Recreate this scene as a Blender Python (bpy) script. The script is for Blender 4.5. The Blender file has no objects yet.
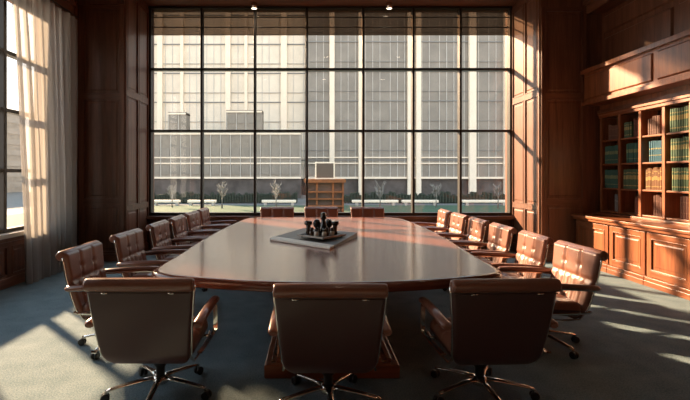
import bpy, bmesh, math, random
from mathutils import Vector, Matrix
random.seed(7)
C = bpy.context.scene
COL = C.collection
PI = math.pi

# ------------------------------------------------------------------ camera
F = 450.0                       # focal length in pixels of a 690 wide frame
cam_d = bpy.data.cameras.new('camera')
cam = bpy.data.objects.new('camera', cam_d)
COL.objects.link(cam)
cam.location = (0, 0, 1.5)
cam.rotation_euler = (PI / 2, 0, 0)
cam_d.sensor_width = 36
cam_d.lens = 36 * F / 690
cam_d.shift_x = 32 / 690
cam_d.shift_y = -25 / 690
cam_d.clip_start = 0.05
cam_d.clip_end = 600
C.camera = cam

# ------------------------------------------------------------------ world, sun, exposure
w = bpy.data.worlds.new('sky')
C.world = w
w.use_nodes = True
nt = w.node_tree
nt.nodes.clear()
wo = nt.nodes.new('ShaderNodeOutputWorld')
bg = nt.nodes.new('ShaderNodeBackground')
tc = nt.nodes.new('ShaderNodeTexCoord')
sx = nt.nodes.new('ShaderNodeSeparateXYZ')
cr = nt.nodes.new('ShaderNodeValToRGB')
cr.color_ramp.elements[0].position = 0.0
cr.color_ramp.elements[0].color = (1.0, 0.86, 0.72, 1)
cr.color_ramp.elements[1].position = 0.5
cr.color_ramp.elements[1].color = (0.58, 0.78, 1.0, 1)
nt.links.new(tc.outputs['Generated'], sx.inputs[0])
nt.links.new(sx.outputs['Z'], cr.inputs[0])
nt.links.new(cr.outputs[0], bg.inputs[0])
bg.inputs[1].default_value = 3.1
nt.links.new(bg.outputs[0], wo.inputs[0])

sun_d = bpy.data.lights.new('sun', 'SUN')
sun_d.energy = 30.0
sun_d.color = (1.0, 0.73, 0.47)
sun_d.angle = math.radians(1.8)
sun = bpy.data.objects.new('sun', sun_d)
COL.objects.link(sun)
sun.rotation_euler = Vector((1.02, -1.0, -0.55)).to_track_quat('-Z', 'Y').to_euler()

C.view_settings.view_transform = 'Standard'
C.view_settings.look = 'None'
C.view_settings.exposure = 0.0
C.view_settings.gamma = 1.0
C.view_settings.use_curve_mapping = False

# ------------------------------------------------------------------ materials
def base_mat(name):
    m = bpy.data.materials.new(name)
    m.use_nodes = True
    n = m.node_tree.nodes
    return m, m.node_tree, n['Principled BSDF'], n['Material Output']

def plain(name, col, rough=0.5, metal=0.0, coat=0.0, spec=None, bump=0.0, bscale=200.0, var=0.0):
    m, t, p, o = base_mat(name)
    p.inputs['Base Color'].default_value = (*col, 1)
    p.inputs['Roughness'].default_value = rough
    p.inputs['Metallic'].default_value = metal
    p.inputs['Coat Weight'].default_value = coat
    if spec is not None:
        p.inputs['Specular IOR Level'].default_value = spec
    if bump or var:
        tcn = t.nodes.new('ShaderNodeTexCoord')
        no = t.nodes.new('ShaderNodeTexNoise')
        no.inputs['Scale'].default_value = bscale
        no.inputs['Detail'].default_value = 4
        t.links.new(tcn.outputs['Object'], no.inputs['Vector'])
        if bump:
            b = t.nodes.new('ShaderNodeBump')
            b.inputs['Strength'].default_value = bump
            b.inputs['Distance'].default_value = 0.01
            t.links.new(no.outputs['Fac'], b.inputs['Height'])
            t.links.new(b.outputs[0], p.inputs['Normal'])
        if var:
            r = t.nodes.new('ShaderNodeValToRGB')
            r.color_ramp.elements[0].position = 0.3
            r.color_ramp.elements[1].position = 0.7
            r.color_ramp.elements[0].color = (*[c * (1 - var) for c in col], 1)
            r.color_ramp.elements[1].color = (*[min(1, c * (1 + var)) for c in col], 1)
            t.links.new(no.outputs['Fac'], r.inputs[0])
            t.links.new(r.outputs[0], p.inputs['Base Color'])
    return m

def wood(name, dark, light, grain=(14, 14, 0.9), rough=0.35, coat=0.2, coat_rough=0.1, spec=0.5):
    m, t, p, o = base_mat(name)
    tcn = t.nodes.new('ShaderNodeTexCoord')
    mp = t.nodes.new('ShaderNodeMapping')
    mp.inputs['Scale'].default_value = grain
    t.links.new(tcn.outputs['Object'], mp.inputs[0])
    n1 = t.nodes.new('ShaderNodeTexNoise')
    n1.inputs['Scale'].default_value = 1.0
    n1.inputs['Detail'].default_value = 6
    n1.inputs['Distortion'].default_value = 0.6
    t.links.new(mp.outputs[0], n1.inputs['Vector'])
    n2 = t.nodes.new('ShaderNodeTexNoise')
    n2.inputs['Scale'].default_value = 5.0
    n2.inputs['Detail'].default_value = 5
    t.links.new(mp.outputs[0], n2.inputs['Vector'])
    mx = t.nodes.new('ShaderNodeMath'); mx.operation = 'MULTIPLY_ADD'
    mx.inputs[1].default_value = 0.35
    t.links.new(n2.outputs['Fac'], mx.inputs[0])
    ms = t.nodes.new('ShaderNodeMath'); ms.operation = 'MULTIPLY'
    ms.inputs[1].default_value = 0.65
    t.links.new(n1.outputs['Fac'], ms.inputs[0])
    t.links.new(ms.outputs[0], mx.inputs[2])
    r = t.nodes.new('ShaderNodeValToRGB')
    r.color_ramp.elements[0].position = 0.36
    r.color_ramp.elements[1].position = 0.64
    r.color_ramp.elements[0].color = (*dark, 1)
    r.color_ramp.elements[1].color = (*light, 1)
    t.links.new(mx.outputs[0], r.inputs[0])
    t.links.new(r.outputs[0], p.inputs['Base Color'])
    p.inputs['Roughness'].default_value = rough
    p.inputs['Coat Weight'].default_value = coat
    p.inputs['Coat Roughness'].default_value = coat_rough
    p.inputs['Specular IOR Level'].default_value = spec
    return m

def glass_mat(name, tint, refl=1.0):
    m, t, p, o = base_mat(name)
    t.nodes.remove(p)
    tr = t.nodes.new('ShaderNodeBsdfTransparent')
    tr.inputs[0].default_value = (*tint, 1)
    gl = t.nodes.new('ShaderNodeBsdfGlossy')
    gl.inputs['Roughness'].default_value = 0.01
    fr = t.nodes.new('ShaderNodeLayerWeight')
    fr.inputs[0].default_value = 0.5
    pw = t.nodes.new('ShaderNodeMath'); pw.operation = 'POWER'
    pw.inputs[1].default_value = 5.0
    t.links.new(fr.outputs['Facing'], pw.inputs[0])
    mu = t.nodes.new('ShaderNodeMath'); mu.operation = 'MULTIPLY_ADD'
    mu.inputs[1].default_value = 0.9 * refl
    mu.inputs[2].default_value = 0.045 * refl
    t.links.new(pw.outputs[0], mu.inputs[0])
    mix = t.nodes.new('ShaderNodeMixShader')
    t.links.new(mu.outputs[0], mix.inputs[0])
    t.links.new(tr.outputs[0], mix.inputs[1])
    t.links.new(gl.outputs[0], mix.inputs[2])
    t.links.new(mix.outputs[0], o.inputs[0])
    return m

M = {}
M['panel'] = wood('mahogany_panelling', (0.085, 0.032, 0.018), (0.185, 0.076, 0.042), rough=0.38, coat=0.15, coat_rough=0.2)
M['panel_h'] = wood('mahogany_rail', (0.085, 0.032, 0.018), (0.185, 0.076, 0.042), grain=(14, 0.9, 14), rough=0.36, coat=0.15, coat_rough=0.2)
M['panel_hx'] = wood('mahogany_cross_rail', (0.085, 0.032, 0.018), (0.185, 0.076, 0.042), grain=(0.9, 14, 14), rough=0.38, coat=0.15, coat_rough=0.2)
M['cab'] = wood('mahogany_joinery', (0.13, 0.038, 0.014), (0.30, 0.10, 0.04), rough=0.33, coat=0.25, coat_rough=0.15)
M['cab_h'] = wood('mahogany_joinery_rail', (0.13, 0.038, 0.014), (0.30, 0.10, 0.04), grain=(14, 0.9, 14), rough=0.33, coat=0.25, coat_rough=0.15)
M['cab_shade'] = wood('shade_toned_back_boards', (0.018, 0.008, 0.005), (0.045, 0.018, 0.011), rough=0.6, coat=0.0)  # shade inside the bookcase put into the colour of its back
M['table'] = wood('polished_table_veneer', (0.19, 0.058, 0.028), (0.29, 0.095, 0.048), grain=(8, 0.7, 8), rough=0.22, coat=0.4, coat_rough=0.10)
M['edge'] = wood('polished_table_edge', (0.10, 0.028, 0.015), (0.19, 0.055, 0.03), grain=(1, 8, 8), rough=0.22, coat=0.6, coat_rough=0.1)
M['plinth'] = wood('pedestal_wood', (0.16, 0.045, 0.018), (0.32, 0.10, 0.04), grain=(1, 10, 10), rough=0.3, coat=0.4)
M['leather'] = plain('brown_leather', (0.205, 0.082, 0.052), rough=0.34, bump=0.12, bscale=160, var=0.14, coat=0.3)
M['leather_shade'] = plain('shade_toned_leather', (0.062, 0.024, 0.021), rough=0.40, bump=0.1, bscale=160, coat=0.1)  # same leather as the fronts, shade of the unlit backs painted in
M['seam'] = plain('leather_piping', (0.05, 0.018, 0.014), rough=0.5)
M['chrome'] = plain('polished_chrome', (0.75, 0.70, 0.64), rough=0.12, metal=1.0)
M['black'] = plain('black_plastic', (0.012, 0.012, 0.013), rough=0.35)
M['frame'] = plain('bronze_window_metal', (0.022, 0.019, 0.017), rough=0.4, metal=0.3)
M['glass'] = glass_mat('clear_window_glass', (0.95, 0.93, 0.90), 0.9)
M['tint'] = glass_mat('ceiling_reflection_glass', (0.34, 0.28, 0.23), 1.4)  # dark ceiling reflection in the upper panes, painted as a tint
M['plaster'] = plain('dark_ceiling_paint', (0.10, 0.075, 0.06), rough=0.8)
M['sill'] = plain('pale_stone_sill', (0.55, 0.48, 0.40), rough=0.35, var=0.08, bscale=8)
M['dark_gap'] = plain('shadow_gap_paint', (0.015, 0.010, 0.008), rough=0.8)

def carpet_mat():
    m, t, p, o = base_mat('blue_grey_carpet')
    tcn = t.nodes.new('ShaderNodeTexCoord')
    n1 = t.nodes.new('ShaderNodeTexNoise'); n1.inputs['Scale'].default_value = 90; n1.inputs['Detail'].default_value = 5
    n2 = t.nodes.new('ShaderNodeTexNoise'); n2.inputs['Scale'].default_value = 5; n2.inputs['Detail'].default_value = 4
    t.links.new(tcn.outputs['Object'], n1.inputs['Vector'])
    t.links.new(tcn.outputs['Object'], n2.inputs['Vector'])
    r = t.nodes.new('ShaderNodeValToRGB')
    r.color_ramp.elements[0].position = 0.3; r.color_ramp.elements[0].color = (0.078, 0.130, 0.160, 1)
    r.color_ramp.elements[1].position = 0.7; r.color_ramp.elements[1].color = (0.265, 0.315, 0.33, 1)
    a = t.nodes.new('ShaderNodeMath'); a.operation = 'MULTIPLY_ADD'; a.inputs[1].default_value = 0.3
    b = t.nodes.new('ShaderNodeMath'); b.operation = 'MULTIPLY'; b.inputs[1].default_value = 0.7
    t.links.new(n1.outputs['Fac'], b.inputs[0])
    t.links.new(n2.outputs['Fac'], a.inputs[0]); t.links.new(b.outputs[0], a.inputs[2])
    t.links.new(a.outputs[0], r.inputs[0]); t.links.new(r.outputs[0], p.inputs['Base Color'])
    bu = t.nodes.new('ShaderNodeBump'); bu.inputs['Strength'].default_value = 0.6; bu.inputs['Distance'].default_value = 0.01
    t.links.new(n1.outputs['Fac'], bu.inputs['Height']); t.links.new(bu.outputs[0], p.inputs['Normal'])
    p.inputs['Roughness'].default_value = 0.95
    p.inputs['Specular IOR Level'].default_value = 0.1
    return m
M['carpet'] = carpet_mat()

def sheer_mat():
    m, t, p, o = base_mat('sheer_curtain_cloth')
    p.inputs['Base Color'].default_value = (0.40, 0.39, 0.38, 1)
    p.inputs['Roughness'].default_value = 0.9
    tl = t.nodes.new('ShaderNodeBsdfTranslucent'); tl.inputs[0].default_value = (0.45, 0.42, 0.39, 1)
    tr = t.nodes.new('ShaderNodeBsdfTransparent'); tr.inputs[0].default_value = (0.95, 0.92, 0.88, 1)
    m1 = t.nodes.new('ShaderNodeMixShader'); m1.inputs[0].default_value = 0.35
    m2 = t.nodes.new('ShaderNodeMixShader'); m2.inputs[0].default_value = 0.38
    t.links.new(p.outputs[0], m1.inputs[1]); t.links.new(tl.outputs[0], m1.inputs[2])
    t.links.new(m1.outputs[0], m2.inputs[1]); t.links.new(tr.outputs[0], m2.inputs[2])
    t.links.new(m2.outputs[0], o.inputs[0])
    return m
M['sheer'] = sheer_mat()

def emit_mat(name, col, s):
    m, t, p, o = base_mat(name)
    p.inputs['Base Color'].default_value = (*col, 1)
    p.inputs['Emission Color'].default_value = (*col, 1)
    p.inputs['Emission Strength'].default_value = s
    return m
M['lamp'] = emit_mat('warm_lamp_lens', (1.0, 0.82, 0.6), 6.0)

# ------------------------------------------------------------------ mesh helpers
def bx(bm, x0, x1, y0, y1, z0, z1, mi=0, bev=0.0):
    co = [(x0, y0, z0), (x1, y0, z0), (x1, y1, z0), (x0, y1, z0), (x0, y0, z1), (x1, y0, z1), (x1, y1, z1), (x0, y1, z1)]
    v = [bm.verts.new(c) for c in co]
    fs = [bm.faces.new([v[i] for i in q]) for q in ((3, 2, 1, 0), (4, 5, 6, 7), (0, 1, 5, 4), (1, 2, 6, 5), (2, 3, 7, 6), (3, 0, 4, 7))]
    for f in fs:
        f.material_index = mi
    if bev:
        es = list({e for f in fs for e in f.edges})
        r = bmesh.ops.bevel(bm, geom=es, offset=bev, segments=2, affect='EDGES')
        for f in r['faces']:
            f.material_index = mi
    return v

def tube(bm, pts, r, n=8, mi=0, flat=1.0, closed=False, up=Vector((0, 0, 1))):
    """sweep a circle (or ellipse, flat < 1) along points"""
    pts = [Vector(p) for p in pts]
    rings = []
    L = len(pts)
    for i, p in enumerate(pts):
        if closed:
            d = pts[(i + 1) % L] - pts[i - 1]
        else:
            d = pts[min(i + 1, L - 1)] - pts[max(i - 1, 0)]
        d.normalize()
        a = d.cross(up)
        if a.length < 1e-3:
            a = d.cross(Vector((0, 1, 0)))
        a.normalize()
        b = a.cross(d).normalized()
        rr = r[i] if isinstance(r, (list, tuple)) else r
        rings.append([bm.verts.new(p + a * math.cos(2 * PI * k / n) * rr + b * math.sin(2 * PI * k / n) * rr * flat) for k in range(n)])
    m = L if closed else L - 1
    for i in range(m):
        A, B = rings[i], rings[(i + 1) % L]
        for k in range(n):
            f = bm.faces.new([A[k], A[(k + 1) % n], B[(k + 1) % n], B[k]])
            f.material_index = mi
            f.smooth = True
    if not closed:
        for R in (list(reversed(rings[0])), rings[-1]):
            f = bm.faces.new(R); f.material_index = mi

def lathe(bm, prof, cx=0, cy=0, cz=0, n=20, mi=0, smooth=True):
    rings = []
    for r, z in prof:
        rings.append([bm.verts.new((cx + max(r, 1e-4) * math.cos(2 * PI * k / n), cy + max(r, 1e-4) * math.sin(2 * PI * k / n), cz + z)) for k in range(n)])
    for A, B in zip(rings, rings[1:]):
        for k in range(n):
            f = bm.faces.new([A[k], A[(k + 1) % n], B[(k + 1) % n], B[k]])
            f.material_index = mi; f.smooth = smooth
    f = bm.faces.new(list(reversed(rings[0]))); f.material_index = mi
    f = bm.faces.new(rings[-1]); f.material_index = mi

def prism(bm, poly, z0, z1, mi=0):
    A = [bm.verts.new((x, y, z0)) for x, y in poly]
    B = [bm.verts.new((x, y, z1)) for x, y in poly]
    n = len(poly)
    for k in range(n):
        f = bm.faces.new([A[k], A[(k + 1) % n], B[(k + 1) % n], B[k]]); f.material_index = mi
    f = bm.faces.new(list(reversed(A))); f.material_index = mi
    f = bm.faces.new(B); f.material_index = mi

def obj(name, bm, mats, parent=None, bevel=0.0, smooth=False):
    bmesh.ops.recalc_face_normals(bm, faces=bm.faces[:])
    me = bpy.data.meshes.new(name)
    bm.to_mesh(me); bm.free()
    if not isinstance(mats, (list, tuple)):
        mats = [mats]
    for m in mats:
        me.materials.append(m)
    if smooth:
        for p in me.polygons:
            p.use_smooth = True
    o = bpy.data.objects.new(name, me)
    COL.objects.link(o)
    if parent is not None:
        o.parent = parent
    if bevel:
        b = o.modifiers.new('bevel', 'BEVEL'); b.width = bevel; b.segments = 2; b.limit_method = 'ANGLE'
    return o

def tag(o, label=None, cat=None, group=None, kind=None):
    if label: o['label'] = label
    if cat: o['category'] = cat
    if group: o['group'] = group
    if kind: o['kind'] = kind
    return o

def thing(name, label, cat, loc=(0, 0, 0), rz=0.0, group=None):
    o = bpy.data.objects.new(name, None)
    o.empty_display_size = 0.2
    COL.objects.link(o)
    o.location = loc; o.rotation_euler = (0, 0, rz)
    return tag(o, label, cat, group)

def struct(name, bm, mats, bevel=0.0):
    o = obj(name, bm, mats, None, bevel)
    o['kind'] = 'structure'
    return o

def struct_empty(name, loc=(0, 0, 0)):
    o = bpy.data.objects.new(name, None)
    COL.objects.link(o); o.location = loc
    o['kind'] = 'structure'
    return o

def children_map():
    return

def copy_tree(root, loc, rz, label=None, group=None):
    def rec(o, par):
        c = o.copy(); COL.objects.link(c)
        if par is not None:
            c.parent = par
        for ch in KIDS.get(o.name, []):
            rec(ch, c)
        return c
    r = rec(root, None)
    r.location = loc; r.rotation_euler = (0, 0, rz)
    if label: r['label'] = label
    if group: r['group'] = group
    return r
KIDS = {}
def index_kids(root):
    def rec(o):
        KIDS[o.name] = list(o.children)
        for c in o.children: rec(c)
    rec(root)

# panel field with mouldings on a plane. plane: origin p, u axis, v axis(up), n normal (towards room)
def obox(bm, p, u, v, n, u0, u1, v0, v1, d0, d1, mi=0):
    co = []
    for d in (d0, d1):
        for (a, b) in ((u0, v0), (u1, v0), (u1, v1), (u0, v1)):
            co.append(p + u * a + v * b + n * d)
    vs = [bm.verts.new(c) for c in co]
    for q in ((3, 2, 1, 0), (4, 5, 6, 7), (0, 1, 5, 4), (1, 2, 6, 5), (2, 3, 7, 6), (3, 0, 4, 7)):
        f = bm.faces.new([vs[i] for i in q]); f.material_index = mi

def ofield(bm, p, u, v, n, u0, u1, v0, v1, d0, d1, ins, mi=0):
    """raised field with chamfered border"""
    A = [bm.verts.new(p + u * a + v * b + n * d0) for (a, b) in ((u0, v0), (u1, v0), (u1, v1), (u0, v1))]
    B = [bm.verts.new(p + u * a + v * b + n * d1) for (a, b) in ((u0 + ins, v0 + ins), (u1 - ins, v0 + ins), (u1 - ins, v1 - ins), (u0 + ins, v1 - ins))]
    for k in range(4):
        f = bm.faces.new([A[k], A[(k + 1) % 4], B[(k + 1) % 4], B[k]]); f.material_index = mi
    f = bm.faces.new(B); f.material_index = mi
    f = bm.faces.new(list(reversed(A))); f.material_index = mi

def panelled(bm, p, u, v, n, W, rows, stile=0.09, rail=0.10, cols=1, depth=0.018, z0=0.0, fld=0.35):
    """rows: list of (v0,v1) panel openings; builds stiles, rails and raised fields"""
    p, u, v, n = Vector(p), Vector(u), Vector(v), Vector(n)
    top = rows[-1][1] + rail
    cw = (W - stile) / cols
    for k in range(cols + 1):
        obox(bm, p, u, v, n, k * cw, k * cw + stile, z0, top, 0, depth)
    edges = [z0] + [e for r in rows for e in r] + [top]
    for k in range(cols):
        ua, ub = k * cw + stile, (k + 1) * cw
        for a, b in zip(edges[0::2], edges[1::2]):
            obox(bm, p, u, v, n, ua, ub, a, b, 0, depth * 0.98, 1)
        for (a, b) in rows:
            # bolection bead round the opening, then raised field
            t = 0.014
            for (q0, q1, r0, r1) in ((ua, ub, a, a + t), (ua, ub, b - t, b), (ua, ua + t, a + t, b - t), (ub - t, ub, a + t, b - t)):
                obox(bm, p, u, v, n, q0, q1, r0, r1, 0, depth * 1.35)
            g = 0.05
            ofield(bm, p, u, v, n, ua + g, ub - g, a + g, b - g, 0.0, depth * 0.38, 0.02)

# ------------------------------------------------------------------ room shell
XL, XR, YB, YG, YF = -4.1, 5.3, 7.85, 9.0, -1.6     # left, right, panel wall, glass, wall behind camera
BL, BR, ZT, ZC = -3.28, 3.97, 4.86, 5.1
VX, VY, VZ = Vector((1, 0, 0)), Vector((0, 1, 0)), Vector((0, 0, 1))

bm = bmesh.new(); bx(bm, XL - 0.3, XR + 0.3, YF - 0.3, YG + 0.3, -0.3, 0)
struct('floor', bm, M['carpet'])
bm = bmesh.new(); bx(bm, XL - 0.3, XR + 0.3, YF - 0.3, YB + 0.02, ZC, ZC + 0.3)
struct('ceiling', bm, M['plaster'])
bm = bmesh.new(); bx(bm, BL - 0.2, BR + 0.2, YB, YG + 0.3, ZT, ZC + 0.3)
struct('ceiling_bay', bm, M['panel_hx'])

# wall behind the camera
bm = bmesh.new(); bx(bm, XL - 0.3, XR + 0.3, YF - 0.3, YF, 0, ZC)
panelled(bm, (XL + 0.1, YF, 0), VX, VZ, VY, XR - XL - 0.2, [(0.2, 0.85), (0.95, 3.0), (3.1, 4.8)], cols=8)
struct('wall_front', bm, [M['panel'], M['panel_hx']])

# back wall either side of the bay
bm = bmesh.new(); bx(bm, XL - 0.3, BL, YB, YG + 0.3, 0, ZC)
panelled(bm, (XL + 0.03, YB, 0), VX, VZ, -VY, BL - XL - 0.04, [(0.16, 0.98), (1.08, 2.82), (2.92, 4.40)], stile=0.07, rail=0.06)
bx(bm, XL, BL, YB - 0.05, YB, 4.46, ZC, 0)                           # crown
# left reveal of the bay (faces +x)
panelled(bm, (BL, YB + 0.02, 0), VY, VZ, VX, YG - YB - 0.06, [(0.16, 0.88), (0.96, 2.9), (3.0, 4.72)], stile=0.05, rail=0.06, cols=2, depth=0.018)
struct('wall_back_left', bm, [M['panel'], M['panel_hx']])
bm = bmesh.new(); bx(bm, BR, XR + 0.3, YB, YG + 0.3, 0, ZC)
panelled(bm, (BR + 0.01, YB, 0), VX, VZ, -VY, 4.76 - BR, [(0.16, 0.98), (1.08, 2.82), (2.92, 4.36)], stile=0.07, rail=0.06)
panelled(bm, (BR, YB + 0.02, 0), VY, VZ, -VX, YG - YB - 0.06, [(0.16, 0.88), (0.96, 2.9), (3.0, 4.72)], stile=0.05, rail=0.06, cols=2, depth=0.018)
struct('wall_back_right', bm, [M['panel'], M['panel_hx']])
# apron wall under the big window
bm = bmesh.new(); bx(bm, BL, BR, YG, YG + 0.3, 0, 0.62)
panelled(bm, (BL + 0.02, YG, 0), VX, VZ, -VY, BR - BL - 0.04, [(0.16, 0.52)], cols=7, stile=0.07, rail=0.08, depth=0.02)
struct('wall_back', bm, [M['panel'], M['panel_hx']])
bm = bmesh.new()
bx(bm, XL, BL, YB - 0.045, YB - 0.02, 0, 0.13); struct('baseboard_back_left', bm, M['panel_hx'], 0.006)
bm = bmesh.new()
bx(bm, BR, 4.48, YB - 0.045, YB - 0.02, 0, 0.13); struct('baseboard_back_right', bm, M['panel_hx'], 0.006)

# big bay window : verticals, horizontals, glass
win = struct_empty('window_1', (0, YG, 0.7))
bm = bmesh.new()
zoff = -0.7
nv = 7
for x in (-3.245, -2.22, -1.16, -0.12, 1.0, 2.0, 2.94, 3.94):
    bx(bm, x - 0.022, x + 0.022, -0.05, 0.09, 0.7 + zoff, ZT + zoff)
for z, t in ((0.72, 0.03), (2.38, 0.022), (3.61, 0.022), (4.46, 0.006), (4.66, 0.006), (ZT - 0.02, 0.02)):
    dp = 0.0 if t < 0.01 else 0.045
    bx(bm, BL, BR, -dp, 0.04 + dp, z - t + zoff, z + t + zoff)
obj('window_frame', bm, M['frame'], win, 0.004)
bm = bmesh.new(); bx(bm, BL, BR, 0.02, 0.03, 0.72 + zoff, 4.30 + zoff)
obj('glass', bm, M['glass'], win)
bm = bmesh.new(); bx(bm, BL, BR, 0.02, 0.03, 4.30 + zoff, ZT + zoff)
g = obj('reflection_band_glass', bm, M['tint'], win); g['label'] = 'top glass band with the dark ceiling reflection painted in as brown tint'
bm = bmesh.new(); bx(bm, BL, BR, -0.16, 0.3, 0.62 + zoff, 0.69 + zoff)
obj('window_sill', bm, M['panel_hx'], win, 0.008)

# left wall with its tall window
LY0, LY1, LZ0, LZ1 = 1.9, 7.1, 0.72, 4.0
bm = bmesh.new()
bx(bm, XL - 0.3, XL, YF - 0.3, YB + 0.02, 0, LZ0 - 0.06)
bx(bm, XL - 0.3, XL, YF - 0.3, YB + 0.02, LZ1, ZC)
bx(bm, XL - 0.3, XL, YF - 0.3, LY0, LZ0 - 0.06, LZ1)
bx(bm, XL - 0.3, XL, LY1, YB + 0.02, LZ0 - 0.06, LZ1)
panelled(bm, (XL, LY0 - 3.4, 0), VY, VZ, VX, 3.4, [(0.16, 0.85), (0.95, 2.9), (3.0, 4.7)], cols=3)
panelled(bm, (XL, LY0 + 0.02, 0), VY, VZ, VX, LY1 - LY0, [(0.16, 0.54)], cols=5, rail=0.06, depth=0.02)
panelled(bm, (XL, LY1 + 0.03, 0), VY, VZ, VX, YB - LY1 - 0.06, [(0.16, 0.85), (0.95, 2.9), (3.0, 4.7)], cols=1, stile=0.07)
struct('wall_left', bm, [M['panel'], M['panel_h']])
bm = bmesh.new(); bx(bm, XL, XL + 0.13, LY0 - 0.1, LY1 + 0.35, LZ1, LZ1 + 0.34); bx(bm, XL, XL + 0.16, LY0 - 0.12, LY1 + 0.37, LZ1 + 0.3, LZ1 + 0.36)
struct('trim_1', bm, M['panel_h'], 0.006)
bm = bmesh.new(); bx(bm, XL + 0.02, XL + 0.045, YF, YB - 0.03, 0, 0.13); struct('baseboard_left', bm, M['panel_h'], 0.006)
win = struct_empty('window_2', (XL, 4.5, LZ0))
bm = bmesh.new()
oy, oz = -4.5, -LZ0
ys = [LY0 + 0.03] + [7.1 - 1.04 * k for k in (4, 3, 2, 1)] + [LY1 - 0.03]
for y in ys:
    bx(bm, -0.16, -0.04, y - 0.03 + oy, y + 0.03 + oy, 0, LZ1 + oz)
for z in (LZ0 + 0.025, 1.56, 2.38, 3.17, LZ1 - 0.025):
    bx(bm, -0.155, -0.045, LY0 + oy, LY1 + oy, z - 0.025 + oz, z + 0.025 + oz)
obj('window_frame', bm, M['frame'], win, 0.004)
bm = bmesh.new(); bx(bm, -0.105, -0.095, LY0 + oy, LY1 + oy, 0, LZ1 + oz)
obj('glass', bm, M['glass'], win)
bm = bmesh.new(); bx(bm, -0.3, 0.07, LY0 - 0.05 + oy, LY1 + 0.05 + oy, -0.06, 0)
s = obj('window_sill', bm, M['sill'], win, 0.008); s['label'] = 'pale stone window sill'

# right wall
bm = bmesh.new(); bx(bm, XR, XR + 0.3, YF - 0.3, YB + 0.02, 0, ZC)
bx(bm, 5.05, XR, YF, YB, 3.30, ZC)                                   # upper wall above the hood
for (a, b) in ((6.30, 7.78), (4.7, 6.2), (3.1, 4.6), (1.5, 3.0), (-0.1, 1.4)):
    ofield(bm, Vector((5.05, a, 0)), VY, VZ, -VX, 0, b - a, 3.42, 3.86, 0, 0.03, 0.02)
    ofield(bm, Vector((5.05, a, 0)), VY, VZ, -VX, 0, b - a, 3.94, 4.24, 0, 0.03, 0.02)
struct('wall_right', bm, [M['panel'], M['panel_h']])
bm = bmesh.new(); bx(bm, 4.76, 5.05, YF, YB, 4.30, ZC); bx(bm, 4.70, 5.05, YF, YB, 4.44, 4.52)
struct('trim_2', bm, M['panel_h'], 0.01)
# projecting hood above the bookcase
bm = bmesh.new()
bx(bm, 4.72, 5.05, YF, YB, 2.74, 3.26)
bx(bm, 4.66, 5.05, YF, YB, 3.24, 3.31)
bx(bm, 4.68, 5.05, YF, YB, 2.70, 2.76)
bx(bm, 5.0, XR, YF, YB, 2.60, 3.30)
for (a, b) in ((6.24, 7.80), (4.62, 6.16), (3.0, 4.54), (1.4, 2.94), (-0.2, 1.32)):
    ofield(bm, Vector((4.72, a, 0)), VY, VZ, -VX, 0, b - a, 2.80, 3.20, 0, 0.022, 0.02)
struct('trim_3', bm, [M['cab'], M['panel_h']], 0.004)

# ------------------------------------------------------------------ bookcase and base cabinets
XB = 4.95
bays = [7.74, 7.28, 6.82, 6.36, 5.90, 5.44]
shelf_z = [0.90, 1.28, 1.69, 2.09]
bc = thing('bookcase', 'built-in mahogany bookcase with open bays of books along the right wall', 'bookcase', (XB, 6.6, 0.87))
def loc_bx(bm, x0, x1, y0, y1, z0, z1, **k):
    bx(bm, x0 - XB, x1 - XB, y0 - 6.6, y1 - 6.6, z0 - 0.87, z1 - 0.87, **k)
for y in bays:
    b = bmesh.new(); loc_bx(b, XB, 5.285, y - 0.028, y + 0.028, 0.87, 2.47)
    obj('upright', b, M['cab'], bc, 0.005)
b = bmesh.new(); loc_bx(b, 5.20, 5.295, bays[-1], bays[0], 0.87, 2.47); obj('back_panel', b, M['cab_shade'], bc)
b = bmesh.new(); loc_bx(b, XB - 0.02, 5.29, bays[-1] - 0.028, bays[0] + 0.028, 2.47, 2.53); loc_bx(b, XB - 0.04, 5.29, bays[-1] - 0.03, bays[0] + 0.03, 2.52, 2.56)
obj('cornice', b, M['cab_h'], bc, 0.005)
for a, c in zip(bays, bays[1:]):
    for i, z in enumerate(shelf_z):
        b = bmesh.new(); loc_bx(b, XB + 0.015, 5.275, c + 0.024, a - 0.024, z - 0.026, z)
        obj('shelf', b, M['cab_h'], bc, 0.004)
bm = bmesh.new(); bx(bm, 5.0, XR, YF, bays[-1] - 0.03, 0.832, 2.62)    # panelling next to the bookcase
panelled(bm, (5.0, -0.5, 0.832), VY, VZ, -VX, bays[-1] - 0.1 + 0.5, [(0.12, 1.66)], cols=6)
struct('wall_right_lower', bm, [M['panel'], M['panel_h']])
bm = bmesh.new(); bx(bm, 5.2, XR, bays[0] + 0.03, YB, 0.80, 2.62); bx(bm, XB, XR, bays[-1], YB, 2.57, 2.62)
struct('trim_4', bm, M['panel'])

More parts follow.
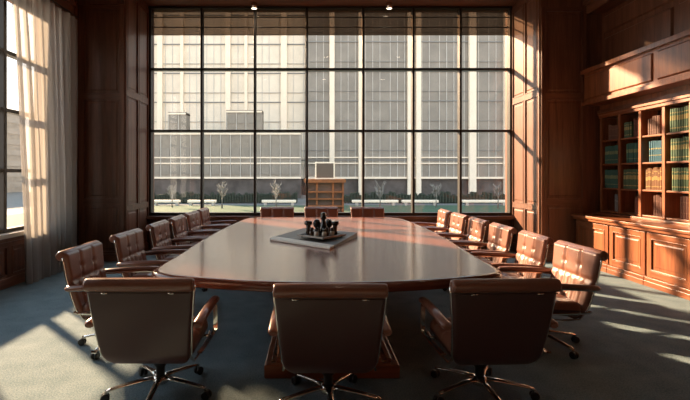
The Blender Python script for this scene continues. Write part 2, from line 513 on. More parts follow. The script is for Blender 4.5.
ct = bmesh.new(); bx(ct, 4.46, 5.29, 0.6, YB - 0.06, 0.79, 0.83); bx(ct, 4.49, 5.29, 0.6, YB - 0.06, 0.745, 0.79); bx(ct, 4.90, 5.29, 5.44, YB - 0.06, 0.83, 0.868)
tag(obj('countertop', ct, M['cab_h'], None, 0.007), 'long polished mahogany ledge running over the base cabinets on the right', 'countertop')
cabs = [(6.91, 7.78, 'farthest mahogany base cabinet, tucked in the corner by the back panelling'),
        (6.14, 6.90, 'mahogany base cabinet second from the back corner, behind the right-hand chairs'),
        (5.37, 6.13, 'mahogany base cabinet at the right edge of the picture, third from the corner'),
        (4.60, 5.36, 'mahogany base cabinet fourth from the back corner, just past the picture edge')]
for (a, c, lab) in cabs:
    cb = thing('base_cabinet', lab, 'cabinet', (4.52, (a + c) / 2, 0), group='mahogany base cabinets under the bookcase')
    W = (c - a) / 2
    b = bmesh.new(); bx(b, 0.03, 0.77, -W, W, 0.10, 0.743); obj('body', b, M['cab'], cb)
    b = bmesh.new(); bx(b, 0.0, 0.76, -W, W, 0.0, 0.10); bx(b, -0.02, 0.02, -W, W, 0.0, 0.07); bx(b, -0.01, 0.02, -W, W, 0.07, 0.12)
    obj('plinth', b, M['cab_h'], cb, 0.004)
    b = bmesh.new()
    panelled(b, (0.03, -W + 0.012, 0.13), VY, VZ, -VX, 2 * W - 0.024, [(0.085, 0.515)], stile=0.075, rail=0.075, depth=0.014)
    obj('door', b, [M['cab'], M['cab_h']], cb, 0.003)

# ------------------------------------------------------------------ books
def cloth(n, c): return plain(n, c, rough=0.55, bump=0.05, bscale=300)
BK = {'green': (cloth('green_book_cloth', (0.022, 0.105, 0.085)), cloth('pale_green_band', (0.19, 0.24, 0.12))),
      'olive': (cloth('olive_book_cloth', (0.055, 0.115, 0.06)), cloth('gold_band', (0.36, 0.29, 0.11))),
      'blue': (cloth('teal_blue_book_cloth', (0.012, 0.11, 0.17)), cloth('gold_band_thin', (0.42, 0.36, 0.14))),
      'tan': (cloth('tan_book_leather', (0.23, 0.11, 0.045)), cloth('tan_gold_band', (0.55, 0.38, 0.14))),
      'brown': (cloth('brown_book_leather', (0.14, 0.055, 0.034)), cloth('brown_band', (0.21, 0.10, 0.06))),
      'grey': (cloth('grey_book_cloth', (0.16, 0.17, 0.19)), cloth('grey_band', (0.24, 0.25, 0.26)))}
M['paper'] = plain('book_paper', (0.75, 0.70, 0.58), rough=0.8)
def book_mesh(kind, t, h, d=0.19):
    b = bmesh.new()
    # page block, two boards, rounded spine, raised bands
    bx(b, 0.006, d - 0.004, -t / 2 + 0.004, t / 2 - 0.004, 0.004, h - 0.006, mi=2)
    bx(b, 0.004, d, -t / 2, -t / 2 + 0.003, 0, h, mi=0)
    bx(b, 0.004, d, t / 2 - 0.003, t / 2, 0, h, mi=0)
    segs = 6
    ring = [(0.010 - 0.016 * math.sin(PI * k / segs), -t / 2 + t * k / segs) for k in range(segs + 1)] + [(0.010, t / 2), (0.010, -t / 2)]
    def spine(z0, z1, off, mi):
        r2 = [(x - (off if k <= segs else 0), y * (1.0)) for k, (x, y) in enumerate(ring)]
        prism(b, r2, z0, z1, mi)
    spine(0, h, 0, 0)
    bands = {'green': ((0.52, 0.70), (0.20, 0.23)), 'olive': ((0.50, 0.70), (0.80, 0.84), (0.15, 0.2)),
             'blue': ((0.60, 0.66), (0.30, 0.34)), 'tan': ((0.45, 0.62), (0.80, 0.84), (0.14, 0.18)),
             'brown': ((0.70, 0.75), (0.25, 0.29)), 'grey': ((0.6, 0.7),)}[kind]
    for a, c in bands:
        spine(h * a, h * c, 0.0015, 1)
    return b
rows = {  # (bay, row from top): list of (kind, start, end, height)
    (0, 0): [('brown', 0.26, 0.88, 0.25)], (1, 0): [('olive', 0.08, 0.5, 0.25), ('brown', 0.62, 1.0, 0.28)],
    (2, 0): [('brown', 0.22, 0.78, 0.26)], (3, 0): [('olive', 0.10, 1.0, 0.33)],
    (0, 1): [('green', 0.04, 1.0, 0.30)], (1, 1): [('green', 0.22, 1.0, 0.31)],
    (2, 1): [('blue', 0.28, 1.0, 0.31)], (3, 1): [('olive', 0.12, 1.0, 0.32)],
    (0, 2): [('green', 0.04, 1.0, 0.31)], (1, 2): [('olive', 0.05, 1.0, 0.31)],
    (2, 2): [('tan', 0.10, 1.0, 0.32)], (3, 2): [('olive', 0.18, 1.0, 0.32)],
    (0, 3): [('grey', 0.66, 1.0, 0.28)], (1, 3): [('brown', 0.66, 1.0, 0.27)],
    (2, 3): [('brown', 0.50, 1.0, 0.30)], (3, 3): [('brown', 0.54, 1.0, 0.31)]}
ORD = ['first', 'second', 'third', 'fourth', 'fifth', 'sixth', 'seventh', 'eighth', 'ninth', 'tenth', 'eleventh']
BAYN = ['leftmost bay', 'second bay', 'third bay', 'rightmost visible bay']
ROWN = ['top shelf', 'second shelf', 'third shelf', 'bottom shelf']
KN = {'green': 'dark green book with pale band', 'olive': 'olive green book with gold bands', 'blue': 'teal blue book with gold lines',
      'tan': 'tan leather book with gold bands', 'brown': 'plain brown leather book', 'grey': 'grey cloth book'}
BC = {}
for (bay, row), runs in rows.items():
    y_hi, y_lo = bays[bay] - 0.032, bays[bay + 1] + 0.032
    Wd = y_hi - y_lo
    z = shelf_z[3 - row] + 0.0005
    for kind, s0, s1, h in runs:
        y = y_hi - s0 * Wd
        yend = y_hi - s1 * Wd
        n = max(2, round((y - yend) / 0.041))
        t = (y - yend) / n
        for k in range(n):
            hh = h + random.choice([0, -0.006] if kind in ('green', 'olive', 'blue') else [-0.02, 0, 0.01])
            key = (kind, round(t, 4), round(hh, 3))
            lab = '%s, %s from left, %s, %s' % (KN[kind], ORD[k], ROWN[row], BAYN[bay])
            grp = '%ss in the %s, %s' % (KN[kind].split(' with')[0], BAYN[bay], ROWN[row])
            if key in BC:
                o = BC[key].copy(); COL.objects.link(o)
            else:
                o = obj('book', book_mesh(kind, t - 0.003, hh), [BK[kind][0], BK[kind][1], M['paper']])
                BC[key] = o
            o.location = (XB + 0.032 + random.uniform(0, 0.008), y - t * (k + 0.5), z)
            tag(o, lab, 'book', grp)

# ------------------------------------------------------------------ table
def table_outline(shrink=0.0):
    right = [(1.35, 3.38), (1.46, 3.46), (1.50, 3.60), (1.51, 4.2), (1.57, 5.0), (1.61, 5.8), (1.62, 6.6), (1.59, 7.2), (1.54, 7.72), (1.46, 7.92), (1.32, 8.03)]
    left = [(-1.02, 8.03), (-1.12, 7.93), (-1.18, 7.75), (-1.24, 7.0), (-1.29, 6.0), (-1.30, 5.0), (-1.27, 4.2), (-1.29, 3.64), (-1.25, 3.48), (-1.13, 3.38)]
    front = []
    for k in range(1, 16):
        x = -1.13 + (1.35 + 1.13) * k / 16
        u = (x - 0.11) / 1.24
        front.append((x, 3.115 + 0.265 * abs(u) ** 2.0))
    poly = front + right + left
    # smooth by chaikin once
    for _ in range(2):
        q = []
        for i in range(len(poly)):
            a, b = Vector(poly[i]), Vector(poly[(i + 1) % len(poly)])
            q += [tuple(a * 0.75 + b * 0.25), tuple(a * 0.25 + b * 0.75)]
        poly = q
    if shrink:
        n = len(poly); out = []
        for i in range(n):
            a, b = Vector(poly[i - 1]), Vector(poly[(i + 1) % n])
            d = (b - a).normalized()
            out.append((poly[i][0] - d.y * shrink, poly[i][1] + d.x * shrink))
        poly = out
    return poly
TX, TY = 0.14, 5.6
def loft(bm, layers, mi=0, cap=True):
    rings = [[bm.verts.new((x - TX, y - TY, z)) for x, y in table_outline(s)] for s, z in layers]
    n = len(rings[0])
    for A, B in zip(rings, rings[1:]):
        for k in range(n):
            f = bm.faces.new([A[k], A[(k + 1) % n], B[(k + 1) % n], B[k]]); f.material_index = mi; f.smooth = True
    if cap:
        f = bm.faces.new(rings[-1]); f.material_index = mi
        f = bm.faces.new(list(reversed(rings[0]))); f.material_index = mi
tb = thing('conference_table', 'long polished mahogany conference table with bowed end in the middle of the room', 'table', (TX, TY, 0))
b = bmesh.new(); loft(b, [(0.05, 0.715), (0.05, 0.750)]); o = obj('tabletop', b, M['table'], tb)
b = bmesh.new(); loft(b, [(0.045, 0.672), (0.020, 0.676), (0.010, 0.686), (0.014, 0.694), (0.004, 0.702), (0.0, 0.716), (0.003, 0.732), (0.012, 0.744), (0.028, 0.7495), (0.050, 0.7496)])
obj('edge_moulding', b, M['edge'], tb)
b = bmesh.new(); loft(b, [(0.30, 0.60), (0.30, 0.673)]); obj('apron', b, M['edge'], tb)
for py in (3.31, 6.30):
    pd = bmesh.new()
    y0, y1 = py + 0.14 - TY, py + 1.20 - TY
    # pedestal body flares out towards the plinth
    prof = [(0.36, 0.13), (0.34, 0.17), (0.26, 0.26), (0.24, 0.40), (0.26, 0.52), (0.34, 0.60)]
    rings = []
    for hw, z in prof:
        e = (hw - 0.36) 
        rings.append([pd.verts.new(c) for c in ((-hw, y0 - e * 0.6, z), (hw, y0 - e * 0.6, z), (hw, y1 + e * 0.6, z), (-hw, y1 + e * 0.6, z))])
    for A, B in zip(rings, rings[1:]):
        for k in range(4):
            pd.faces.new([A[k], A[(k + 1) % 4], B[(k + 1) % 4], B[k]])
    pd.faces.new(list(reversed(rings[0]))); pd.faces.new(rings[-1])
    p = obj('pedestal', pd, M['plinth'], tb, 0.012)
    b = bmesh.new(); bx(b, -0.50, 0.50, py - TY, py + 1.3 - TY, 0, 0.10); bx(b, -0.45, 0.45, py + 0.05 - TY, py + 1.25 - TY, 0.10, 0.13)
    obj('plinth', b, M['plinth'], p, 0.01)

# ------------------------------------------------------------------ chairs
def rr_half(v, H, W, r0, r1):
    """half width at height v (0..H), corner radius r0 at bottom, r1 at top"""
    w_ = W
    if v < r0: w_ = W - r0 + math.sqrt(max(0, r0 * r0 - (r0 - v) ** 2))
    if v > H - r1: w_ = W - r1 + math.sqrt(max(0, r1 * r1 - (v - H + r1) ** 2))
    return w_
def ease(n):
    return [0.5 - 0.5 * math.cos(PI * i / n) if False else i / n for i in range(n + 1)]
def pad(bm, n_u, n_v, H, Wf, r0, r1, centre, nrm, tf, tb_, mi_f=0, mi_b=1, edge=0.03):
    """pad: rounded slab. centre(v)->(y,z); nrm(v)->(ny,nz); tf(u,v)/tb_ thickness front/back"""
    us = [-math.cos(PI * i / n_u) * 0.5 + (-1 + 2 * i / n_u) * 0.5 for i in range(n_u + 1)]
    vs = [H * (0.5 - 0.5 * math.cos(PI * j / n_v)) * 0.5 + H * (j / n_v) * 0.5 for j in range(n_v + 1)]
    Fv, Bv = [], []
    for j, v in enumerate(vs):
        hw = max(0.002, rr_half(v, H, Wf(v), r0, r1))
        cy, cz = centre(v); ny, nz = nrm(v)
        fr, br = [], []
        for i, u in enumerate(us):
            x = u * hw
            d = min(hw - abs(x), v, H - v)
            e = 1.0 if d >= edge else math.sqrt(max(0, 1 - (1 - d / edge) ** 2))
            a = tf(x, v) * e; bk = tb_ * e
            if i in (0, n_u) or j in (0, n_v):
                vv = bm.verts.new((x, cy, cz)); fr.append(vv); br.append(vv)
            else:
                fr.append(bm.verts.new((x, cy + ny * a, cz + nz * a)))
                br.append(bm.verts.new((x, cy - ny * bk, cz - nz * bk)))
        Fv.append(fr); Bv.append(br)
    for j in range(n_v):
        for i in range(n_u):
            f = bm.faces.new([Fv[j][i], Fv[j][i + 1], Fv[j + 1][i + 1], Fv[j + 1][i]]); f.material_index = mi_f; f.smooth = True
            f = bm.faces.new([Bv[j + 1][i], Bv[j + 1][i + 1], Bv[j][i + 1], Bv[j][i]]); f.material_index = mi_b; f.smooth = True

def tuft(x, v, xs, vs_, base, depth, wx=0.016):
    t = base
    g = 0
    for xx in xs:
        g = max(g, math.exp(-((x - xx) / wx) ** 2))
    for vv in vs_:
        g = max(g, 0.8 * math.exp(-((v - vv) / wx) ** 2))
    for xx in xs:
        for vv in vs_:
            g = max(g, 1.35 * math.exp(-(((x - xx) ** 2 + (v - vv) ** 2) / (1.6 * wx) ** 2)))
    return t - depth * g

def make_chair():
    r = thing('office_chair', 'chair', 'chair')
    H0 = 0.29
    HB = 0.57
    def cen(v):                                   # v from bottom of back (z .29) to the top (z .86)
        t = v / HB
        y = -0.235 - 0.125 * t - 0.02 * math.sin(PI * t)
        if t < 0.16: y += 0.055 * (1 - t / 0.16) ** 2
        return y, H0 + v
    def nr(v):
        a, b = cen(max(0, v - 0.01)), cen(min(HB, v + 0.01))
        d = Vector((b[0] - a[0], b[1] - a[1])).normalized()
        return d.y, -d.x
    def HWF(v): return 0.278 + 0.052 * min(1, v / HB * 1.05)
    def FT(x, v):
        t = 0.042
        g = 0
        low = min(1, max(0, (0.33 - v) / 0.03))
        for xx in (-0.19, -0.095, 0.0, 0.095, 0.19):
            g = max(g, low * 0.75 * math.exp(-((x - xx) / 0.013) ** 2))
        for xx in (-0.11, 0.11):
            g = max(g, (1 - low) * 0.9 * math.exp(-((x - xx) / 0.015) ** 2))
            for vv in (0.33, 0.43):
                g = max(g, 1.2 * math.exp(-(((x - xx) ** 2 + (v - vv) ** 2) / 0.026 ** 2)))
        g = max(g, 0.65 * math.exp(-((v - 0.33) / 0.014) ** 2))
        return t - 0.020 * g
    b = bmesh.new()
    pad(b, 52, 48, HB, HWF, 0.10, 0.03, cen, nr,
        FT, 0.022)
    o = obj('backrest', b, [M['leather'], M['leather_shade']], r)
    # rolled top of the back, curling backwards
    b = bmesh.new()
    pts = [(x, -0.378, 0.836) for x in (-0.328, -0.325, -0.312, -0.2, -0.1, 0, 0.1, 0.2, 0.312, 0.325, 0.328)]
    rad = [0.026, 0.037, 0.041, 0.042, 0.042, 0.042, 0.042, 0.042, 0.041, 0.037, 0.026]
    tube(b, pts, rad, n=18, flat=1.0)
    hr = obj('head_roll', b, M['leather'], r)
    b = bmesh.new()
    tube(b, [(-0.31, -0.398, 0.792), (-0.1, -0.400, 0.790), (0.1, -0.400, 0.790), (0.31, -0.398, 0.792)], 0.004, n=6)
    obj('seam', b, M['seam'], hr)
    for s in (-1, 1):
        b = bmesh.new()
        tube(b, [(s * 0.20 - 0.02, -0.402, 0.790), (s * 0.20 + 0.02, -0.402, 0.790)], 0.006, n=6)
        obj('clip', b, M['chrome'], hr)
    # seat
    b = bmesh.new()
    SD = 0.50
    def cs(v):
        t = v / SD
        return -0.235 + v, 0.375 + 0.03 * t - 0.035 * max(0, (t - 0.8) / 0.2) ** 2
    pad(b, 34, 34, SD, lambda v: 0.282, 0.05, 0.07, cs, lambda v: (0.0, 1.0),
        lambda x, v: tuft(x, v, (-0.095, 0.095), (0.22, 0.36), 0.065, 0.018), 0.062, edge=0.05)
    obj('seat', b, [M['leather'], M['leather_shade']], r)
    for s in (-1, 1):
        X = s * 0.300
        b = bmesh.new()
        path = []
        for q in range(13):
            v = HB * (0.94 - 0.84 * q / 12)
            path.append((s * (rr_half(v, HB, HWF(v), 0.10, 0.03) - 0.003), cen(v)[0], cen(v)[1]))
        path += [(s * 0.283, -0.20, 0.305), (s * 0.283, -0.10, 0.298), (s * 0.283, 0.05, 0.302), (s * 0.283, 0.18, 0.318), (s * 0.283, 0.245, 0.34)]
        tube(b, path, 0.008, n=8)
        obj('side_frame', b, M['chrome'], r)
        # arm : thick leather pad on a flat rectangular chrome loop
        X2 = s * 0.335
        b = bmesh.new()
        pts = [(X2, -0.325, 0.568), (X2, -0.308, 0.576), (X2, -0.1, 0.590), (X2, 0.10, 0.598), (X2, 0.192, 0.596), (X2, 0.212, 0.588)]
        tube(b, pts, [0.022, 0.032, 0.034, 0.034, 0.033, 0.022], n=14, flat=0.72)
        ar = obj('armrest', b, M['leather'], r)
        b = bmesh.new()
        loop = [(X2, -0.295, 0.556), (X2, -0.05, 0.568), (X2, 0.16, 0.573), (X2, 0.187, 0.567), (X2, 0.197, 0.55), (X2, 0.200, 0.48), (X2, 0.202, 0.40), (X2, 0.196, 0.378), (X2, 0.175, 0.368), (X2, 0.0, 0.366), (X2, -0.24, 0.372), (X2, -0.262, 0.384)]
        # flat bar: wide across, thin along the sweep plane
        rings = []
        for q, p_ in enumerate(loop):
            p_ = Vector(p_)
            d_ = (Vector(loop[min(q + 1, len(loop) - 1)]) - Vector(loop[max(q - 1, 0)])).normalized()
            n_ = Vector((0, -d_.z, d_.y))
            rings.append([b.verts.new(p_ + Vector((a_ * 0.015, 0, 0)) + n_ * c_ * 0.006) for a_, c_ in ((-1, -1), (1, -1), (1, 1), (-1, 1))])
        for A_, B_ in zip(rings, rings[1:]):
            for q in range(4):
                b.faces.new([A_[q], A_[(q + 1) % 4], B_[(q + 1) % 4], B_[q]])
        b.faces.new(rings[0]); b.faces.new(rings[-1])
        tube(b, [(s * 0.25, 0.10, 0.35), (X2, 0.10, 0.366)], 0.010, n=6)
        obj('arm_frame', b, M['chrome'], ar)
    b = bmesh.new()
    lathe(b, [(0.095, 0.318), (0.095, 0.300), (0.06, 0.285), (0.045, 0.20), (0.030, 0.185), (0.030, 0.12)], n=18)
    bx(b, -0.11, 0.11, -0.12, 0.14, 0.300, 0.325)
    obj('column', b, M['black'], r)
    b = bmesh.new()
    lathe(b, [(0.050, 0.075), (0.052, 0.085), (0.052, 0.115), (0.036, 0.130)], n=20)
    obj('hub', b, M['chrome'], r)
    for k in range(5):
        a = 2 * PI * k / 5 + PI / 2 + PI / 5 + 0.06
        c, s = math.cos(a), math.sin(a)
        b = bmesh.new()
        pts = [(c * q, s * q, z) for q, z in ((0.03, 0.108), (0.12, 0.104), (0.22, 0.092), (0.31, 0.078), (0.345, 0.070))]
        tube(b, pts, [0.026, 0.023, 0.019, 0.018, 0.014], n=10, flat=0.62)
        tube(b, [(c * 0.338, s * 0.338, 0.074), (c * 0.338, s * 0.338, 0.050)], 0.008, n=8)
        lg = obj('leg', b, M['chrome'], r)
        b = bmesh.new()
        cen_ = Vector((c * 0.348, s * 0.348, 0.029))
        ax = Vector((-s, c, 0))
        for q in (-1, 1):
            pts = [cen_ + ax * q * 0.006, cen_ + ax * q * 0.009, cen_ + ax * q * 0.023, cen_ + ax * q * 0.026]
            tube(b, pts, [0.024, 0.029, 0.029, 0.022], n=16)
        bx(b, cen_.x - 0.012, cen_.x + 0.012, cen_.y - 0.012, cen_.y + 0.012, 0.025, 0.056)
        obj('caster', b, M['black'], lg)
    return r

chair = make_chair()
index_kids(chair)
placed = [0]
def place(x, y, rz, label, group):
    if not placed[0]:
        placed[0] = 1
        chair.location = (x, y, 0); chair.rotation_euler = (0, 0, rz)
        chair['label'] = label; chair['group'] = group
        return chair
    return copy_tree(chair, (x, y, 0), rz, label, group)

G1 = 'brown leather chairs at the near end of the table'
place(-1.05, 3.10, 0.0, 'brown leather chair seen from behind, at left of the near table end, sunlit floor below', G1)
place(0.10, 2.96, 0.0, 'brown leather chair seen from behind, centred at near table end before the pedestal', G1)
place(1.14, 3.08, 0.04, 'brown leather chair seen from behind, at right of the near table end', G1)
G2 = 'brown leather chairs along the left side of the table'
ly = [4.0, 4.98, 5.98, 6.82, 7.62, 8.42]
ll = ['brown leather chair nearest the camera on the left side, behind the left foreground chair',
      'brown leather chair second nearest on the left side, with creased tufted back at table corner',
      'brown leather chair third nearest along the left side of the table',
      'brown leather chair fourth nearest along the left side, before the smaller two by the window',
      'brown leather chair second from the window end on the left side of the table',
      'brown leather chair closest to the big window on the left side of the table']
lr = [0.02, -0.02, 0.01, 0.03, -0.02, 0.02]
for y, l, dr in zip(ly, ll, lr):
    place(-1.69, y, -PI / 2 + dr, l, G2)
G3 = 'sunlit brown leather chairs along the right side of the table'
ry = [4.0, 4.82, 5.64, 6.45, 7.26, 8.07]
rl = ['sunlit leather chair nearest the camera on the right side, chrome star base fully visible',
      'sunlit leather chair second nearest on the right, half hidden by the foreground chair',
      'sunlit leather chair third nearest along the right side of the table',
      'sunlit leather chair fourth nearest along the right side of the table',
      'sunlit leather chair second from the window end on the right side',
      'palest sunlit leather chair, closest to the big window on the right side']
rrz = [0.02, -0.05, -0.03, -0.04, 0.0, -0.03]
for y, l, dr in zip(ry, rl, rrz):
    place(2.0, y, PI / 2 + dr, l, G3)
G4 = 'brown leather chairs at the far end of the table under the window'
for x, l in ((-0.70, 'brown leather chair at the far table end, leftmost of three before the window'),
             (0.16, 'brown leather chair at the far table end, in the middle behind the bottles'),
             (1.06, 'brown leather chair at the far table end, rightmost of three before the window')):
    place(x, 8.42, PI, l, G4)

# ------------------------------------------------------------------ things on the table
M['ink'] = plain('dark_leather_folder', (0.030, 0.020, 0.015), rough=0.42, coat=0.0, spec=0.35)
M['white'] = plain('white_sheets', (0.90, 0.87, 0.80), rough=0.5)
M['silver'] = plain('tarnished_silver', (0.25, 0.22, 0.19), rough=0.35, metal=1.0)
M['bottle'] = plain('black_glass', (0.010, 0.009, 0.008), rough=0.08, coat=0.6)
M['amber'] = plain('smoky_amber_glass', (0.05, 0.030, 0.020), rough=0.12, coat=0.5)
M['pale'] = plain('pale_glass', (0.62, 0.57, 0.50), rough=0.15, coat=0.5)
ZT0 = 0.7505
Fq, Lq, Rq, Bq = Vector((0.17, 4.50)), Vector((-0.50, 5.16)), Vector((0.54, 5.46)), Vector((-0.13, 6.10))
pf = thing('portfolio', 'large dark leather portfolio with white sheets along its left edge, lying on table', 'folder', (0.02, 5.3, ZT0))
def wedge(bm, q, z0s, z1s, mi=0):
    A = [bm.verts.new((p[0] - 0.02, p[1] - 5.3, z)) for p, z in zip(q, z0s)]
    B = [bm.verts.new((p[0] - 0.02, p[1] - 5.3, z)) for p, z in zip(q, z1s)]
    for k in range(4):
        bm.faces.new([A[k], A[(k + 1) % 4], B[(k + 1) % 4], B[k]])
    bm.faces.new(list(reversed(A))); bm.faces.new(B)
inn = 0.14
F2, B1 = Fq.lerp(Rq, inn), Lq.lerp(Bq, inn)
b = bmesh.new(); wedge(b, [F2, Rq, Bq, B1], [0] * 4, [0.026, 0.052, 0.030, 0.028])
obj('cover', b, M['ink'], pf, 0.004)
b = bmesh.new(); wedge(b, [Fq, F2, B1, Lq], [0] * 4, [0.030, 0.030, 0.032, 0.032])
o = obj('sheets', b, M['white'], pf, 0.010); o['label'] = 'white paper edge'
# tray
tc_ = Vector((0.10, 5.16))
tz = ZT0 + 0.052
tr_ = thing('tray', 'tarnished silver diamond tray carrying the dark bottles, lying on the portfolio', 'tray', (tc_.x, tc_.y, tz), rz=PI / 4 + 0.05)
b = bmesh.new(); s = 0.20
bx(b, -s, s, -s, s, 0.0, 0.008)
for (x0, x1, y0, y1) in ((-s, s, -s, -s + 0.012), (-s, s, s - 0.012, s), (-s, -s + 0.012, -s, s), (s - 0.012, s, -s, s)):
    bx(b, x0, x1, y0, y1, 0.006, 0.02)
obj('plate', b, M['silver'], tr_, 0.003)
b = bmesh.new()
for sx_ in (-1, 1):
    for sy_ in (-1, 1):
        lathe(b, [(0.012, -0.016), (0.016, 0.0)], sx_ * (s - 0.04), sy_ * (s - 0.04), n=10)
obj('foot', b, M['silver'], tr_)
def bottle(kind, x, y, label, sc=1.0):
    z0 = tz + 0.0085
    t = thing('bottle', label, 'bottle', (x, y, z0), group='dark bottles and jars on the silver tray')
    b = bmesh.new()
    if kind == 'tall':
        lathe(b, [(0.040, 0), (0.048, 0.01), (0.048, 0.09), (0.034, 0.12), (0.026, 0.15), (0.024, 0.18)], n=18); obj('body', b, M['bottle'], t)
        b = bmesh.new(); lathe(b, [(0.026, 0.178), (0.036, 0.19), (0.038, 0.21), (0.028, 0.222), (0.034, 0.235), (0.028, 0.252), (0.01, 0.258)], n=18); obj('stopper', b, M['bottle'], t)
    elif kind == 'jar':
        lathe(b, [(0.022, 0), (0.030, 0.01), (0.024, 0.05), (0.026, 0.09), (0.030, 0.115)], n=18); obj('body', b, M['amber'], t)
        b = bmesh.new(); lathe(b, [(0.040, 0.113), (0.046, 0.118), (0.046, 0.15), (0.040, 0.156)], n=18); obj('lid', b, M['bottle'], t)
    elif kind == 'ball':
        lathe(b, [(0.026, 0), (0.030, 0.008), (0.018, 0.05), (0.018, 0.07)], n=18); obj('body', b, M['amber'], t)
        b = bmesh.new(); lathe(b, [(0.016, 0.07), (0.036, 0.085), (0.046, 0.115), (0.044, 0.14), (0.030, 0.165), (0.01, 0.174)], n=20); obj('stopper', b, M['bottle'], t)
    else:
        m = M['pale'] if kind == 'pale' else M['amber']
        lathe(b, [(0.022 * sc, 0), (0.027 * sc, 0.006), (0.027 * sc, 0.045), (0.016 * sc, 0.058)], n=16); obj('body', b, m, t)
        b = bmesh.new(); lathe(b, [(0.016 * sc, 0.056), (0.021 * sc, 0.062), (0.022 * sc, 0.085), (0.014 * sc, 0.094)], n=16); obj('stopper', b, M['bottle'], t)
cx, cy = tc_
bottle('tall', cx + 0.02, cy + 0.03, 'tallest black bottle with knobbed stopper standing at the centre of the tray')
bottle('jar', cx - 0.155, cy + 0.065, 'slim jar with wide black lid at the left corner of the tray')
bottle('jar', cx + 0.155, cy + 0.04, 'slim jar with wide black lid near the right corner of the tray')
bottle('ball', cx - 0.055, cy + 0.09, 'bottle with round black ball stopper left of the tallest bottle')
bottle('ball', cx + 0.085, cy + 0.125, 'bottle with round black ball stopper behind and right of the tallest bottle')
bottle('small', cx - 0.115, cy - 0.045, 'small amber bottle on the tray, front left of the ball-stoppered one')
bottle('small', cx - 0.04, cy - 0.045, 'small amber bottle on the tray just left of centre front')
bottle('small', cx + 0.055, cy - 0.055, 'small amber bottle on the tray just right of centre front')
bottle('pale', cx - 0.06, cy - 0.115, 'small pale bottle at the front left edge of the tray')
bottle('pale', cx + 0.025, cy - 0.14, 'small pale bottle at the very front tip of the tray')
bottle('pale', cx + 0.115, cy - 0.065, 'small pale bottle at the right front edge of the tray')

# ------------------------------------------------------------------ curtain, downlights, sill box
ctn = thing('curtain', 'sheer grey floor-length curtain hanging beside the left window', 'curtain', (XL + 0.20, 6.5, 0.01))
b = bmesh.new()
nu, nv_ = 150, 26
Zt = 4.05
grid = []
for j in range(nv_ + 1):
    t = j / nv_                                    # 0 bottom .. 1 top
    row = []
    ya = 6.12 - 0.34 * t ** 1.5                    # near edge drifts out towards the top
    yb = 7.42
    for i in range(nu + 1):
        u = i / nu
        ph = u * 2 * PI * 9
        amp = 0.045 + 0.02 * math.sin(u * 17) + 0.012 * (1 - t)
        x = amp * math.sin(ph + 0.5 * math.sin(3 * t + u * 6)) + 0.012 * math.sin(ph * 2.3 + t * 4)
        y = ya + (yb - ya) * u + 0.012 * math.sin(ph * 2)
        row.append(b.verts.new((x, y - 6.5, t * Zt)))
    grid.append(row)
for j in range(nv_):
    for i in range(nu):
        f = b.faces.new([grid[j][i], grid[j][i + 1], grid[j + 1][i + 1], grid[j + 1][i]]); f.smooth = True
obj('curtain_cloth', b, M['sheer'], ctn)
b = bmesh.new(); tube(b, [(-0.0, -4.6, Zt + 0.05), (0.0, 0.95, Zt + 0.05)], 0.014, n=10); 
obj('curtain_rail', b, M['frame'], ctn)

def downlight(x, y, z, label, power, group, can=0.11, r=0.06, spot=1.9):
    t = thing('downlight', label, 'ceiling light', (x, y, z), group=group)
    b = bmesh.new(); lathe(b, [(r, 0), (r, -can), (r * 0.9, -can), (r * 0.85, -can + 0.02), (0.01, -can + 0.02)], n=20)
    obj('housing', b, M['chrome'], t)
    b = bmesh.new(); lathe(b, [(r * 0.84, -can + 0.018), (r * 0.84, -can + 0.008)], n=20)
    obj('lens', b, M['lamp'], t)
    ld = bpy.data.lights.new('downlight_lamp', 'SPOT'); ld.energy = power; ld.color = (1.0, 0.80, 0.58)
    ld.spot_size = spot; ld.spot_blend = 0.8; ld.shadow_soft_size = r
    lo = bpy.data.objects.new('lamp', ld); COL.objects.link(lo); lo.parent = t; lo.location = (0, 0, -can - 0.01)
downlight(-1.15, 8.80, ZT, 'small round downlight over the window, left of the middle mullion', 25, 'small downlights above the big window')
downlight(1.49, 8.80, ZT, 'small round downlight over the window, right of the centre', 25, 'small downlights above the big window')
for i, (x, y) in enumerate(((-1.8, 1.2), (0.4, 1.2), (2.6, 1.2), (-1.8, 4.4), (0.4, 4.4), (2.6, 4.4))):  # unseen lamps added to fill the room with light
    downlight(x, y, ZC, ['unseen fill downlight added above the room, %s' % q for q in (
        'near left', 'near middle', 'near right', 'over the left chairs', 'over the table', 'over the right chairs')][i], 16, 'added fill downlights above the table', can=0.03, r=0.09)

# ------------------------------------------------------------------ outside
GZ = -3.0
M['lawn'] = plain('lawn', (0.018, 0.058, 0.026), rough=0.9, var=0.3, bscale=3)
M['paving'] = plain('pale_paving', (0.10, 0.10, 0.095), rough=0.8, var=0.15, bscale=0.6)
M['stone'] = plain('cream_limestone', (0.86, 0.73, 0.57), rough=0.7, var=0.05, bscale=0.5)
M['spandrel'] = plain('warm_grey_cladding', (0.42, 0.39, 0.35), rough=0.5, var=0.10, bscale=0.7)
M['pane_w'] = plain('sun_glow_pane', (0.74, 0.65, 0.52), rough=0.3, var=0.08, bscale=0.4)  # sun glow on the left tower painted into its pale panes
M['pane_g'] = plain('grey_window_pane', (0.235, 0.21, 0.175), rough=0.35, var=0.16, bscale=0.35)
M['mull'] = plain('pale_metal_mullion', (0.55, 0.52, 0.47), rough=0.5)
M['dkmull'] = plain('grey_metal_line', (0.20, 0.20, 0.19), rough=0.5)
M['shop'] = plain('dark_ground_floor', (0.07, 0.06, 0.055), rough=0.4, var=0.5, bscale=0.5)
M['timber'] = plain('orange_timber', (0.19, 0.062, 0.014), rough=0.7, var=0.25, bscale=3)
M['timber_dk'] = plain('dark_timber', (0.10, 0.07, 0.05), rough=0.6)
